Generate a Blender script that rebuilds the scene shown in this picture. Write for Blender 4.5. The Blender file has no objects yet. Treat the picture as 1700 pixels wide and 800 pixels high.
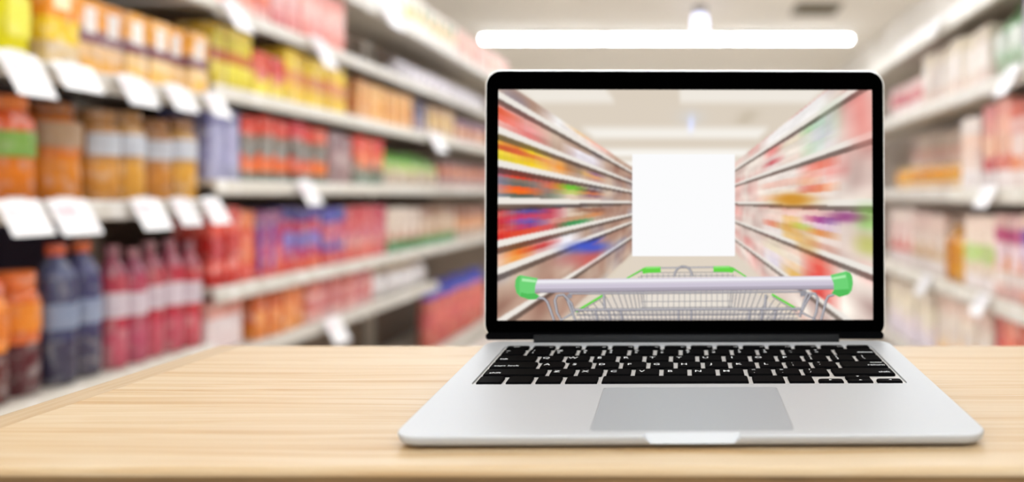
import bpy, bmesh, math, random
import numpy as np
from mathutils import Vector, Matrix

# ------------------------------------------------------------------ camera, world, exposure
F = 1416.7                    # focal length in pixels of the 1700x800 frame
VPX, VPY = 1147.0, 322.0      # vanishing point of the aisle in the photograph
ZT = 0.95                     # table top
HC = 0.134                    # camera above table top
ZC = ZT + HC
sc = bpy.context.scene
C = sc.collection
cam_d = bpy.data.cameras.new('camera')
cam = bpy.data.objects.new('camera', cam_d); C.objects.link(cam)
cam.location = (0, 0, ZC)
cam.rotation_euler = (math.pi / 2, 0, 0)
cam_d.sensor_width = 36; cam_d.lens = 36 * F / 1700
cam_d.shift_x = (850 - VPX) / 1700
cam_d.shift_y = (VPY - 400) / 1700
cam_d.clip_start = 0.01; cam_d.clip_end = 100
cam_d.dof.use_dof = True
cam_d.dof.focus_distance = 0.562
cam_d.dof.aperture_fstop = (cam_d.lens) / 10.0        # aperture about 9 mm across
cam_d.dof.aperture_blades = 0
sc.camera = cam

world = bpy.data.worlds.new('world'); sc.world = world
world.use_nodes = True
world.node_tree.nodes['Background'].inputs[0].default_value = (0.92, 0.97, 1.0, 1)
world.node_tree.nodes['Background'].inputs[1].default_value = 1.2
LAMP = 29.0                   # emission of the ceiling tubes
sc.view_settings.view_transform = 'Standard'
sc.view_settings.look = 'None'
sc.view_settings.gamma = 1.0
sc.view_settings.use_curve_mapping = False
sc.view_settings.exposure = 0.0

random.seed(7)

# ------------------------------------------------------------------ helpers
def lin(c):
    return tuple(((v / 255) / 12.92 if v / 255 <= 0.04045 else ((v / 255 + 0.055) / 1.055) ** 2.4) for v in c[:3]) + (1.0,)

class MB:
    def __init__(s): s.v = []; s.f = []; s.c = []
    def quad(s, pts, col=(255, 255, 255)):
        b = len(s.v); s.v += [tuple(p) for p in pts]; s.f.append(tuple(range(b, b + len(pts)))); s.c.append(col)
    def box(s, x0, x1, y0, y1, z0, z1, col=(255, 255, 255)):
        b = len(s.v)
        s.v += [(x0,y0,z0),(x1,y0,z0),(x1,y1,z0),(x0,y1,z0),(x0,y0,z1),(x1,y0,z1),(x1,y1,z1),(x0,y1,z1)]
        for f in ((0,3,2,1),(4,5,6,7),(0,1,5,4),(1,2,6,5),(2,3,7,6),(3,0,4,7)):
            s.f.append(tuple(b + i for i in f)); s.c.append(col)
    def rings(s, rings, cols, cap0=True, cap1=True):
        """rings: list of equal-length closed loops; cols: colour per gap"""
        b = len(s.v); n = len(rings[0])
        for r in rings: s.v += [tuple(p) for p in r]
        for k in range(len(rings) - 1):
            for i in range(n):
                j = (i + 1) % n
                s.f.append((b + k*n + i, b + k*n + j, b + (k+1)*n + j, b + (k+1)*n + i)); s.c.append(cols[min(k, len(cols)-1)])
        if cap0: s.f.append(tuple(b + i for i in reversed(range(n)))); s.c.append(cols[0])
        if cap1: s.f.append(tuple(b + (len(rings)-1)*n + i for i in range(n))); s.c.append(cols[-1])
    def lathe(s, prof, cols, n=14, cx=0, cy=0):
        s.rings([[(cx + r*math.cos(2*math.pi*i/n), cy + r*math.sin(2*math.pi*i/n), z) for i in range(n)] for r, z in prof], cols)
    def tube(s, pts, rad, col, n=8):
        pts = [Vector(p) for p in pts]; rs = []
        for k, p in enumerate(pts):
            d = (pts[min(k+1, len(pts)-1)] - pts[max(k-1, 0)]).normalized()
            a = d.orthogonal().normalized() if k == 0 else (a - d * a.dot(d)).normalized()
            bb = d.cross(a)
            rs.append([p + a*rad*math.cos(2*math.pi*i/n) + bb*rad*math.sin(2*math.pi*i/n) for i in range(n)])
        s.rings(rs, [col])
    def mesh(s, name, mat, smooth=False):
        me = bpy.data.meshes.new(name)
        me.from_pydata(s.v, [], s.f); me.update()
        at = me.color_attributes.new('col', 'FLOAT_COLOR', 'CORNER')
        arr = np.empty((len(me.loops), 4), np.float32); k = 0
        for f, c in zip(s.f, s.c):
            arr[k:k+len(f)] = lin(c); k += len(f)
        at.data.foreach_set('color', arr.ravel())
        me.materials.append(mat)
        if smooth:
            me.polygons.foreach_set('use_smooth', [True] * len(me.polygons))
        return me
    def obj(s, name, mat, parent=None, smooth=False):
        return link(name, s.mesh(name, mat, smooth), parent)

def link(name, me, parent=None):
    o = bpy.data.objects.new(name, me); C.objects.link(o)
    if parent: o.parent = parent
    return o
def tag(o, label, cat=None, group=None):
    o['label'] = label
    if cat: o['category'] = cat
    if group: o['group'] = group
    return o
def empty(name, loc=(0, 0, 0), rz=0):
    o = bpy.data.objects.new(name, None); C.objects.link(o); o.location = loc; o.rotation_euler = (0, 0, rz)
    o.empty_display_size = 0.05
    return o
def structure(o): o['kind'] = 'structure'; return o
def copy_tree(o, parent=None):
    c = o.copy(); C.objects.link(c)
    if parent: c.parent = parent
    for ch in list(o.children): copy_tree(ch, c)
    return c
def rbox_bm(w, d, h, r, seg=2):
    bm = bmesh.new(); bmesh.ops.create_cube(bm, size=1)
    bmesh.ops.scale(bm, vec=(w, d, h), verts=bm.verts)
    if r > 0: bmesh.ops.bevel(bm, geom=list(bm.edges), offset=r, segments=seg, affect='EDGES', profile=0.5)
    return bm
def bm_obj(name, bm, mat, parent=None, smooth=False):
    me = bpy.data.meshes.new(name); bm.to_mesh(me); bm.free(); me.materials.append(mat)
    if smooth: me.polygons.foreach_set('use_smooth', [True] * len(me.polygons))
    return link(name, me, parent)

def new_mat(name):
    m = bpy.data.materials.new(name); m.use_nodes = True
    return m, m.node_tree, m.node_tree.nodes['Principled BSDF']
def plain(name, rgb, rough=0.5, metal=0.0, spec=0.5, grain=0.0, scale=200):
    m, nt, b = new_mat(name)
    b.inputs['Roughness'].default_value = rough; b.inputs['Metallic'].default_value = metal
    b.inputs['Specular IOR Level'].default_value = spec
    tc = nt.nodes.new('ShaderNodeTexCoord'); nz = nt.nodes.new('ShaderNodeTexNoise'); nz.inputs['Scale'].default_value = scale
    mx = nt.nodes.new('ShaderNodeMix'); mx.data_type = 'RGBA'
    c = lin(rgb)
    mx.inputs[6].default_value = tuple(v * (1 - grain) for v in c[:3]) + (1,)
    mx.inputs[7].default_value = tuple(min(1, v * (1 + grain)) for v in c[:3]) + (1,)
    nt.links.new(tc.outputs['Object'], nz.inputs['Vector']); nt.links.new(nz.outputs['Fac'], mx.inputs[0])
    nt.links.new(mx.outputs[2], b.inputs['Base Color'])
    return m
def printed(name, rough, spec, mottle, white, scale=28):
    """printed packaging: colour attribute with blotchy print over it"""
    m, nt, b = new_mat(name)
    b.inputs['Roughness'].default_value = rough; b.inputs['Specular IOR Level'].default_value = spec
    at = nt.nodes.new('ShaderNodeAttribute'); at.attribute_name = 'col'
    tc = nt.nodes.new('ShaderNodeTexCoord'); oi = nt.nodes.new('ShaderNodeObjectInfo')
    ad = nt.nodes.new('ShaderNodeVectorMath'); ad.operation = 'ADD'
    sm = nt.nodes.new('ShaderNodeVectorMath'); sm.operation = 'SCALE'; sm.inputs[3].default_value = 9.0
    nt.links.new(oi.outputs['Location'], sm.inputs[0])
    nt.links.new(tc.outputs['Object'], ad.inputs[0]); nt.links.new(sm.outputs[0], ad.inputs[1])
    n1 = nt.nodes.new('ShaderNodeTexNoise'); n1.inputs['Scale'].default_value = scale; n1.inputs['Detail'].default_value = 3
    n2 = nt.nodes.new('ShaderNodeTexNoise'); n2.inputs['Scale'].default_value = scale * 0.7; n2.inputs['Detail'].default_value = 2
    mp = nt.nodes.new('ShaderNodeVectorMath'); mp.operation = 'ADD'; mp.inputs[1].default_value = (5, 3, 9)
    nt.links.new(ad.outputs[0], n1.inputs['Vector']); nt.links.new(ad.outputs[0], mp.inputs[0]); nt.links.new(mp.outputs[0], n2.inputs['Vector'])
    r1 = nt.nodes.new('ShaderNodeMapRange'); r1.inputs[1].default_value = 0.52; r1.inputs[2].default_value = 0.68; r1.inputs[4].default_value = white
    r2 = nt.nodes.new('ShaderNodeMapRange'); r2.inputs[1].default_value = 0.52; r2.inputs[2].default_value = 0.68; r2.inputs[4].default_value = mottle
    nt.links.new(n1.outputs['Fac'], r1.inputs[0]); nt.links.new(n2.outputs['Fac'], r2.inputs[0])
    m1 = nt.nodes.new('ShaderNodeMix'); m1.data_type = 'RGBA'; m1.inputs[7].default_value = (0.9, 0.88, 0.84, 1)
    nt.links.new(r1.outputs[0], m1.inputs[0]); nt.links.new(at.outputs['Color'], m1.inputs[6])
    m2 = nt.nodes.new('ShaderNodeMix'); m2.data_type = 'RGBA'; m2.blend_type = 'MULTIPLY'; m2.inputs[7].default_value = (0.45, 0.3, 0.3, 1)
    nt.links.new(r2.outputs[0], m2.inputs[0]); nt.links.new(m1.outputs[2], m2.inputs[6])
    hs = nt.nodes.new('ShaderNodeHueSaturation')
    rv = nt.nodes.new('ShaderNodeMapRange'); rv.inputs[3].default_value = 0.88; rv.inputs[4].default_value = 1.1
    rh = nt.nodes.new('ShaderNodeMapRange'); rh.inputs[3].default_value = 0.49; rh.inputs[4].default_value = 0.51
    nt.links.new(oi.outputs['Random'], rv.inputs[0]); nt.links.new(oi.outputs['Random'], rh.inputs[0])
    nt.links.new(rv.outputs[0], hs.inputs['Value']); nt.links.new(rh.outputs[0], hs.inputs['Hue'])
    nt.links.new(m2.outputs[2], hs.inputs['Color']); nt.links.new(hs.outputs[0], b.inputs['Base Color'])
    return m
def emitter(name, rgb, strength):
    m = bpy.data.materials.new(name); m.use_nodes = True; nt = m.node_tree; nt.nodes.clear()
    e = nt.nodes.new('ShaderNodeEmission'); e.inputs[0].default_value = lin(rgb); e.inputs[1].default_value = strength
    o = nt.nodes.new('ShaderNodeOutputMaterial'); nt.links.new(e.outputs[0], o.inputs[0]); return m
def screen_mat(name):
    m = bpy.data.materials.new(name); m.use_nodes = True; nt = m.node_tree; nt.nodes.clear()
    a = nt.nodes.new('ShaderNodeAttribute'); a.attribute_name = 'col'
    e = nt.nodes.new('ShaderNodeEmission'); e.inputs[1].default_value = 1.0
    nt.links.new(a.outputs['Color'], e.inputs[0])
    o = nt.nodes.new('ShaderNodeOutputMaterial'); nt.links.new(e.outputs[0], o.inputs[0]); return m
def wood(name, dark, mid, light, axis=0):
    m, nt, b = new_mat(name)
    b.inputs['Roughness'].default_value = 0.42; b.inputs['Specular IOR Level'].default_value = 0.35
    tc = nt.nodes.new('ShaderNodeTexCoord'); oi = nt.nodes.new('ShaderNodeObjectInfo')
    off = nt.nodes.new('ShaderNodeVectorMath'); off.operation = 'SCALE'; off.inputs[3].default_value = 7.0
    nt.links.new(oi.outputs['Location'], off.inputs[0])
    ad = nt.nodes.new('ShaderNodeVectorMath'); ad.operation = 'ADD'
    nt.links.new(tc.outputs['Object'], ad.inputs[0]); nt.links.new(off.outputs[0], ad.inputs[1])
    warp = nt.nodes.new('ShaderNodeTexNoise'); warp.inputs['Scale'].default_value = 5; warp.inputs['Detail'].default_value = 2
    mpw = nt.nodes.new('ShaderNodeMapping'); mpw.inputs['Scale'].default_value = (0.6, 2.0, 2.0) if axis == 0 else (2.0, 0.6, 2.0)
    nt.links.new(ad.outputs[0], mpw.inputs[0]); nt.links.new(mpw.outputs[0], warp.inputs['Vector'])
    ws = nt.nodes.new('ShaderNodeVectorMath'); ws.operation = 'SCALE'; ws.inputs[3].default_value = 0.03
    nt.links.new(warp.outputs['Color'], ws.inputs[0])
    a2 = nt.nodes.new('ShaderNodeVectorMath'); a2.operation = 'ADD'
    nt.links.new(ad.outputs[0], a2.inputs[0]); nt.links.new(ws.outputs[0], a2.inputs[1])
    def layer(sx, sy, det):
        mp = nt.nodes.new('ShaderNodeMapping')
        mp.inputs['Scale'].default_value = (sx, sy, sy) if axis == 0 else (sy, sx, sy)
        nz = nt.nodes.new('ShaderNodeTexNoise'); nz.inputs['Scale'].default_value = 1; nz.inputs['Detail'].default_value = det
        nt.links.new(a2.outputs[0], mp.inputs[0]); nt.links.new(mp.outputs[0], nz.inputs['Vector']); return nz
    g1 = layer(2.2, 110, 4); g2 = layer(5, 420, 2); g3 = layer(1.5, 22, 2)
    m1 = nt.nodes.new('ShaderNodeMix'); m1.data_type = 'FLOAT'; m1.inputs[0].default_value = 0.3
    nt.links.new(g1.outputs['Fac'], m1.inputs[2]); nt.links.new(g2.outputs['Fac'], m1.inputs[3])
    m2 = nt.nodes.new('ShaderNodeMix'); m2.data_type = 'FLOAT'; m2.inputs[0].default_value = 0.18
    nt.links.new(m1.outputs[0], m2.inputs[2]); nt.links.new(g3.outputs['Fac'], m2.inputs[3])
    cr = nt.nodes.new('ShaderNodeValToRGB'); e = cr.color_ramp.elements
    e[0].position = 0.36; e[0].color = lin(dark); e[1].position = 0.56; e[1].color = lin(light)
    x = e.new(0.46); x.color = lin(mid)
    nt.links.new(m2.outputs[0], cr.inputs[0]); nt.links.new(cr.outputs[0], b.inputs['Base Color'])
    bp = nt.nodes.new('ShaderNodeBump'); bp.inputs['Strength'].default_value = 0.06; bp.inputs['Distance'].default_value = 0.001
    nt.links.new(m1.outputs[0], bp.inputs['Height']); nt.links.new(bp.outputs[0], b.inputs['Normal'])
    return m

M = {}
M['ceiling'] = plain('ceiling_paint', (242, 234, 222), 0.9, grain=0.03, scale=3)
M['wall'] = plain('wall_paint', (225, 218, 208), 0.9, grain=0.04, scale=3)
M['floor'] = plain('floor_tile', (222, 214, 204), 0.35, grain=0.06, scale=6)
M['wood'] = wood('light_wood', (176, 139, 92), (190, 162, 124), (197, 175, 143))
M['wood_edge'] = wood('light_wood_edge', (162, 130, 90), (175, 147, 110), (182, 158, 126), axis=1)
M['wood_shaded'] = wood('shaded_brown_wood', (84, 60, 30), (110, 82, 46), (135, 104, 62))  # shade under the tabletop edge is put into this brown tone
M['alu'] = plain('brushed_aluminium', (186, 188, 190), 0.5, 0.25, 0.4, 0.02, 900)
M['alu_rim'] = plain('polished_rim', (245, 245, 245), 0.25, 0.3, 0.6, 0.0)
M['well'] = plain('keyboard_well', (205, 203, 200), 0.5, 0.3, 0.4, 0.02, 600)
M['pad'] = plain('trackpad_glass', (162, 166, 170), 0.45, 0.2, 0.4, 0.02, 900)
M['key'] = plain('black_key', (4, 4, 5), 0.6, 0, 0.02, 0.1, 700)
M['legend'] = plain('key_legend', (235, 238, 240), 0.6)
M['bezel'] = plain('black_bezel', (1, 1, 1), 0.5, 0, 0.0)
M['hinge'] = plain('hinge_plastic', (34, 35, 36), 0.6, 0, 0.12, 0.03, 400)
M['foot'] = plain('rubber', (20, 20, 20), 0.8)
M['screen'] = screen_mat('lit_screen')
M['card'] = printed('printed_card', 0.55, 0.35, 0.35, 0.40)
M['gloss'] = printed('glossy_plastic', 0.25, 0.5, 0.25, 0.22)
M['foil'] = printed('glossy_wrap', 0.3, 0.5, 0.4, 0.5)
M['flat'] = printed('plain_print', 0.5, 0.3, 0.12, 0.12)
M['rail'] = printed('shelf_rail', 0.45, 0.4, 0.08, 0.9, 16)
M['shelf'] = plain('shelf_steel', (205, 196, 182), 0.5, grain=0.03, scale=8)
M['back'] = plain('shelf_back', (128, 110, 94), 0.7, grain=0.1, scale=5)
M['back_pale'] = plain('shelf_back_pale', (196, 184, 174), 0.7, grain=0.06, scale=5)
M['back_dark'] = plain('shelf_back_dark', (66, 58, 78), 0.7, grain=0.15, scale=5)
M['vent'] = plain('vent_metal', (150, 140, 122), 0.6)
M['vent_slat'] = plain('vent_slat', (120, 110, 92), 0.6)
M['tube'] = emitter('lamp_diffuser', (240, 247, 255), LAMP)
M['bulb'] = emitter('pendant_glow', (222, 226, 255), 3.0)
M['housing'] = plain('lamp_housing', (235, 235, 232), 0.5)
M['cord'] = plain('dark_metal', (110, 100, 90), 0.5)

# ------------------------------------------------------------------ room
CEIL = ZC + 1.95
def slab(name, x0, x1, y0, y1, z0, z1, mat):
    m = MB(); m.box(x0, x1, y0, y1, z0, z1); return structure(m.obj(name, mat))
slab('floor', -2.9, 2.3, -4, 17, -0.1, 0, M['floor'])
slab('ceiling', -2.9, 2.3, -4, 17, CEIL, CEIL + 0.1, M['ceiling'])
slab('wall_left', -3.0, -2.9, -4, 17, -0.1, CEIL + 0.1, M['wall'])
slab('wall_right', 2.3, 2.4, -4, 17, -0.1, CEIL + 0.1, M['wall'])
slab('wall_back', -3.0, 2.4, 17, 17.1, -0.1, CEIL + 0.1, M['wall'])

# ceiling tube lamps, in rows across the aisle
def ceiling_lamp(x0, x1, y, label, group):
    t = tag(empty('ceiling_lamp', ((x0 + x1) / 2, y, CEIL)), label, 'lamp', group)
    h = (x1 - x0) / 2
    m = MB(); m.box(-h, h, -0.09, 0.09, -0.045, -0.001); m.obj('housing', M['housing'], t)
    n = 10; rings = []
    for s in (-h + 0.02, h - 0.02):
        rings.append([(s, 0.065 * math.cos(a), -0.046 - 0.05 * math.sin(a)) for a in [math.pi * i / n for i in range(n + 1)]])
    m = MB(); m.rings(rings, [(255, 255, 255)]); m.obj('diffuser', M['tube'], t)
    for s in (-1, 1):
        m = MB(); m.box(min(s*h, s*(h-0.02)), max(s*h, s*(h-0.02)), -0.08, 0.08, -0.1, -0.045); m.obj('end_cap', M['housing'], t)
ROWY = 10.4
for i, nm in enumerate(('left', 'middle', 'right')):
    ceiling_lamp(-2.55 + i * 1.505, -2.55 + (i + 1) * 1.505 - 0.005, ROWY, 'glowing white ceiling tube lamp above the laptop, %s of three in the row' % nm, 'ceiling tube lamps above the laptop')
for y, wh in ((-3.2, 'far behind the viewer'), (-0.5, 'just behind the viewer'), (2.5, 'above the left jars'), (4.9, 'above the yellow cartons'),
              (7.4, 'just before the pendant lamp'), (14.6, 'hidden by the laptop screen')):
    ceiling_lamp(-2.6, 1.95, y, 'long white ceiling tube lamp outside the view, ' + wh, 'ceiling tube lamps outside the view')
# pendant lamp and vent
pd = 8.9
t = tag(empty('pendant_lamp', ((1162 - VPX) / F * pd, pd, CEIL)), 'small bluish white lamp hanging from the ceiling over the long tubes', 'lamp')
m = MB(); m.lathe([(0.07, 0.0), (0.07, -0.03), (0.03, -0.045)], [(120, 110, 100)], 16); m.obj('ceiling_mount', M['cord'], t)
m = MB(); m.lathe([(0.03, -0.045), (0.055, -0.055), (0.06, -0.08)], [(120, 110, 100)], 16); m.obj('socket', M['cord'], t)
m = MB(); m.lathe([(0.06, -0.08), (0.072, -0.11), (0.075, -0.22), (0.06, -0.26), (0.02, -0.28)], [(255, 255, 255)], 16); m.obj('glass_bulb', M['bulb'], t, True)
vd = 8.95
t = tag(empty('ceiling_vent', ((1355 - VPX) / F * vd, vd, CEIL)), 'grey slatted air vent in the ceiling at upper right', 'vent')
m = MB()
for a in ((-.24, .24, -.3, -.26), (-.24, .24, .26, .3), (-.24, -.2, -.26, .26), (.2, .24, -.26, .26)): m.box(*a, -0.02, -0.001)
m.obj('frame', M['vent'], t)
sl = MB(); sl.quad([(-.2, -.02, -.002), (.2, -.02, -.002), (.2, .02, -.018), (-.2, .02, -.018)]); sl.box(-.2, .2, -.004, .004, -.014, -.008)
sme = sl.mesh('slat', M['vent_slat'])
for k in range(9):
    o = link('slat', sme, t); o.location = (0, -.24 + k * .06, 0)

# ------------------------------------------------------------------ shelf units
WL, WR = 1.6, 1.0
def YL(px): return F * WL / (VPX - px)
def YR(px): return F * WR / (px - VPX)
RAILH = 0.052
def shelf_unit(side, y0, y1, levels, label, back='back', top=2.25, depth=0.46):
    """gondola bay; local +x faces the aisle"""
    X = -WL if side == 'L' else WR
    s = 1 if side == 'L' else -1
    t = tag(empty('shelf_unit', (X, (y0 + y1) / 2, 0), 0 if side == 'L' else math.pi), label, 'shelf')
    h = (y1 - y0) / 2
    m = MB(); m.box(-depth - .02, -depth, -h + .001, h - .001, 0.0, top); m.obj('back_panel', M[back], t)
    for q in (-1, 1):
        m = MB(); m.box(-depth, -depth + .05, q*h - (.03 if q > 0 else 0), q*h + (.03 if q < 0 else 0), 0, top); m.obj('upright', M['shelf'], t)
    m = MB(); m.box(-depth + .05, -.03, -h + .001, h - .001, 0, .07); m.obj('plinth', M['shelf'], t)
    for z in levels:
        m = MB(); m.box(-depth + .05, -.012, -h + .002, h - .002, z - .02, z); b = m.obj('shelf_board', M['shelf'], t)
        m = MB()
        m.rings([[(x, yy, zz) for x, zz in ((-.012, z), (-.004, z + .002), (0, z - .006), (.004, z - RAILH + .006), (-.002, z - RAILH), (-.012, z - RAILH + .004))] for yy in (-h + .002, h - .002)], [(216, 210, 198)])
        m.obj('price_rail', M['rail'], b)
    return t
def zl(v, W): return ZC + v * W
NEAR = [.42, .205, -.012, -.315]
FAR = [.60, .41, .232, .03, -.2, -.345]
FAR3 = [.60, .41, .232, .03, -.2, -.62]
RGT = [.69, .385, .02, -.345, -.70]
yb1, yb2 = YL(359), YL(727)
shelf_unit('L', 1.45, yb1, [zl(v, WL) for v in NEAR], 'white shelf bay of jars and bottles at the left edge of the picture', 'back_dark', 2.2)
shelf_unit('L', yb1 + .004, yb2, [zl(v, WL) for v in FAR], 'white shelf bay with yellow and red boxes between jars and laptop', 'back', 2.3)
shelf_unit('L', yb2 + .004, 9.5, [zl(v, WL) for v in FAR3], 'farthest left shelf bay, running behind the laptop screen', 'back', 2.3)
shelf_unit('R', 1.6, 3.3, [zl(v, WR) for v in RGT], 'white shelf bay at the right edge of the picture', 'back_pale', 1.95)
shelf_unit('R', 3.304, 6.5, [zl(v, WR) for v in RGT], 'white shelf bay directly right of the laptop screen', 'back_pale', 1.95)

# ------------------------------------------------------------------ goods
def carton(w, h, d, cols, rng, lab=None, mat='card'):
    n = len(cols); m = MB()
    rr = []; cc = []
    e = min(w, d) * .04
    def ring(z, i): return [(-d + i, -w/2 + i, z), (-i, -w/2 + i, z), (-i, w/2 - i, z), (-d + i, w/2 - i, z)]
    rr.append(ring(0, e)); rr.append(ring(e, 0)); cc.append(cols[0])
    for k, (c, f0, f1) in enumerate(cols):
        if k: rr.append(ring(h * f0 + .0005, 0)); cc.append(cols[k-1])
        z1 = h * f1 if f1 < 1 else h - e
        rr.append(ring(z1, 0)); cc.append((c,))
    rr.append(ring(h, e)); cc.append((cols[-1][0],))
    m.rings(rr, [c[0] for c in cc])
    o = m.obj('carton', M[mat])
    if not lab:
        q = cols[len(cols) // 2][0]; lab = (tuple(int(v * .75 + 60) for v in q), .18, .82, .36, .62)
    if lab:
        c, y0, y1, f0, f1 = lab
        m = MB(); m.box(0, .0012, w*(y0-.5), w*(y1-.5), h*f0, h*f1, c); m.obj('label', M['flat'], o)
    m = MB(); m.box(-d*.52, -d*.48, -w*.48, w*.48, h, h + .0012, cols[-1][0]); m.obj('top_seam', M['flat'], o)
    return o
def jar(w, h, d, cols, lab, cap):
    r = w / 2; m = MB()
    m.lathe([(r*.86, 0), (r*.97, h*.02), (r*.97, h*.3), (r*.94, h*.42), (r*.97, h*.55), (r*.97, h*.76), (r*.8, h*.84), (r*.72, h*.86)], [cols[0], cols[0], cols[0], cols[-1], cols[-1], cols[-1], cols[-1]], 16, -r)
    o = m.obj('jar', M['gloss'], None, True)
    m = MB(); m.lathe([(r*.75, h*.86), (r*.8, h*.87), (r*.8, h*.985), (r*.74, h)], [cap], 16, -r); m.obj('lid', M['gloss'], o)
    if lab:
        n = 8; rg = []
        for z in (h*lab[1], h*lab[2]):
            rg.append([(-r + r*1.0*math.cos(a), r*1.0*math.sin(a), z) for a in [math.radians(-75 + 150*i/n) for i in range(n+1)]] + [(-r + r*.96*math.cos(a), r*.96*math.sin(a), z) for a in [math.radians(75 - 150*i/n) for i in range(n+1)]])
        m = MB(); m.rings(rg, [lab[0]]); m.obj('label', M['flat'], o)
    return o
def bottle(w, h, d, cols, lab, cap):
    r = w / 2; m = MB()
    m.lathe([(r*.8, 0), (r*.97, h*.03), (r*.97, h*.28), (r*.92, h*.32), (r*.95, h*.36), (r*.97, h*.66), (r*.9, h*.76), (r*.62, h*.85), (r*.38, h*.9), (r*.34, h*.93)],
            [cols[0]]*3 + [cols[len(cols)//2]]*3 + [cols[-1]]*3, 16, -r)
    o = m.obj('bottle', M['gloss'], None, True)
    m = MB(); m.lathe([(r*.44, h*.92), (r*.46, h*.925), (r*.46, h*.985), (r*.42, h)], [cap], 14, -r); m.obj('cap', M['gloss'], o)
    if lab:
        m = MB(); m.lathe([(r*.975, h*lab[1]), (r*1.0, h*lab[1] + .001), (r*1.0, h*lab[2] - .001), (r*.975, h*lab[2])], [lab[0]], 16, -r); m.obj('label', M['flat'], o)
    return o
def jug(w, h, d, cols, lab, cap):
    r = w / 2; m = MB()
    def sq(rx, ry, z): return [(-r + rx*math.copysign(abs(math.cos(a))**.6, math.cos(a)), ry*math.copysign(abs(math.sin(a))**.6, math.sin(a)), z) for a in [2*math.pi*i/16 for i in range(16)]]
    m.rings([sq(r*.85, r*.85, 0), sq(r*.97, r*.97, h*.04), sq(r*.97, r*.97, h*.55), sq(r*.8, r*.85, h*.72), sq(r*.35, r*.35, h*.86), sq(r*.3, r*.3, h*.92)], [cols[0], cols[0], cols[-1], cols[-1], cols[-1]])
    o = m.obj('jug', M['flat'], None, True)
    m = MB(); m.lathe([(r*.36, h*.91), (r*.36, h)], [cap], 14, -r); m.obj('cap', M['gloss'], o)
    m = MB(); m.tube([(-r + r*.3, 0, h*.85), (-r + r*.75, 0, h*.82), (-r + r*.92, 0, h*.7), (-r + r*.9, 0, h*.55)], r*.1, cols[-1]); m.obj('handle', M['flat'], o, True)
    if lab:
        m = MB(); m.box(-.004, .0012, -r*.6, r*.6, h*lab[1], h*lab[2], lab[0]); m.obj('label', M['flat'], o)
    return o
def bag(w, h, d, cols, lab, cap):
    n = 16; m = MB()
    def el(a_, b_, z): return [(-d/2 + b_*math.cos(t_), a_*math.copysign(abs(math.sin(t_))**.7, math.sin(t_)), z) for t_ in [2*math.pi*i/n for i in range(n)]]
    m.rings([el(w*.42, d*.34, 0), el(w*.47, d*.46, h*.08), el(w*.49, d*.5, h*.35), el(w*.48, d*.44, h*.6), el(w*.46, d*.24, h*.8), el(w*.47, d*.05, h*.92)], [cols[0], cols[0], cols[len(cols)//2], cols[-1], cols[-1]])
    o = m.obj('bag', M['foil'], None, True)
    m = MB(); m.box(-d/2 - .004, -d/2 + .004, -w*.47, w*.47, h*.915, h, cols[-1]); m.obj('top_seal', M['foil'], o)
    if lab:
        m = MB(); m.rings([[(-d*.04 + k, yy, h*z_) for yy, z_ in ((-w*.28, lab[1]), (w*.28, lab[1]), (w*.28, lab[2]), (-w*.28, lab[2]))] for k in (-.02, .002)], [lab[0]]); m.obj('label', M['flat'], o)
    return o

ORD = ['first', 'second', 'third', 'fourth', 'fifth', 'sixth', 'seventh', 'eighth', 'ninth', 'tenth', 'eleventh', 'twelfth', 'thirteenth', 'fourteenth', 'fifteenth', 'sixteenth', 'seventeenth', 'eighteenth', 'nineteenth', 'twentieth']
Wt = (238, 234, 230)
# side, shelf, level, px0, px1, item width (m), height (in v), kind, bands bottom->top, label patch, cap, words, category
def B(*cs):
    n = len(cs); return [(c, i / n, (i + 1) / n) for i, c in enumerate(cs)]
S = []
def run(side, lv, p0, p1, wid, hv, kind, cols, lab, cap, words, cat): S.append((side, lv, p0, p1, wid, hv, kind, cols, lab, cap, words, cat))
SN1, SN2, SN3 = 'top shelf at far left', 'middle shelf at far left', 'low shelf at far left'
# near left bay
run('L', .205, -60, 22, .12, .17, 'jug', [(236, 230, 130), (240, 236, 190)], ((245, 240, 200), .15, .5), (240, 235, 80), 'pale yellow jug, ' + SN1, 'jug')
run('L', .205, 24, 92, .135, .175, 'jug', [(240, 228, 30), (244, 236, 40)], ((248, 240, 90), .2, .55), (240, 235, 60), 'bright yellow jug, ' + SN1, 'jug')
run('L', .205, 94, 150, .115, .165, 'carton', B((228, 200, 150), (245, 205, 50), (240, 150, 40), (236, 175, 60)), ((250, 235, 190), .2, .7, .6, .85), None, 'orange and yellow carton beside the bright yellow jug', 'carton')
run('L', .205, 152, 358, .095, .13, 'carton', B((240, 180, 80), (236, 196, 140), (130, 80, 90), (238, 165, 70), (235, 160, 60)), ((238, 232, 226), .25, .75, .55, .88), None, 'amber carton with purple stripe, ' + SN1, 'carton')
run('L', -.012, -45, 20, .125, .166, 'jar', [(230, 146, 50), (216, 140, 60)], None, (190, 100, 40), 'plain orange jar, ' + SN2, 'jar')
run('L', -.012, 24, 108, .15, .17, 'jar', [(226, 134, 24), (222, 104, 28)], ((124, 166, 76), .42, .66), (214, 110, 50), 'orange jar with green label, ' + SN2, 'jar')
run('L', -.012, 112, 186, .15, .168, 'jar', [(214, 128, 32), (206, 112, 32)], ((170, 140, 110), .55, .8), (150, 85, 40), 'dark amber jar with brown label, ' + SN2, 'jar')
run('L', -.012, 188, 358, .12, .166, 'jar', [(218, 154, 60), (196, 144, 80)], ((200, 204, 212), .5, .74), (176, 130, 80), 'tan jar with pale blue label, ' + SN2, 'jar')
run('L', -.315, -75, 118, .116, .2, 'jar', [(92, 34, 38), (230, 122, 44)], ((236, 140, 44), .52, .74), (232, 104, 50), 'orange topped jar with maroon bottom, ' + SN3, 'jar')
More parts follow.
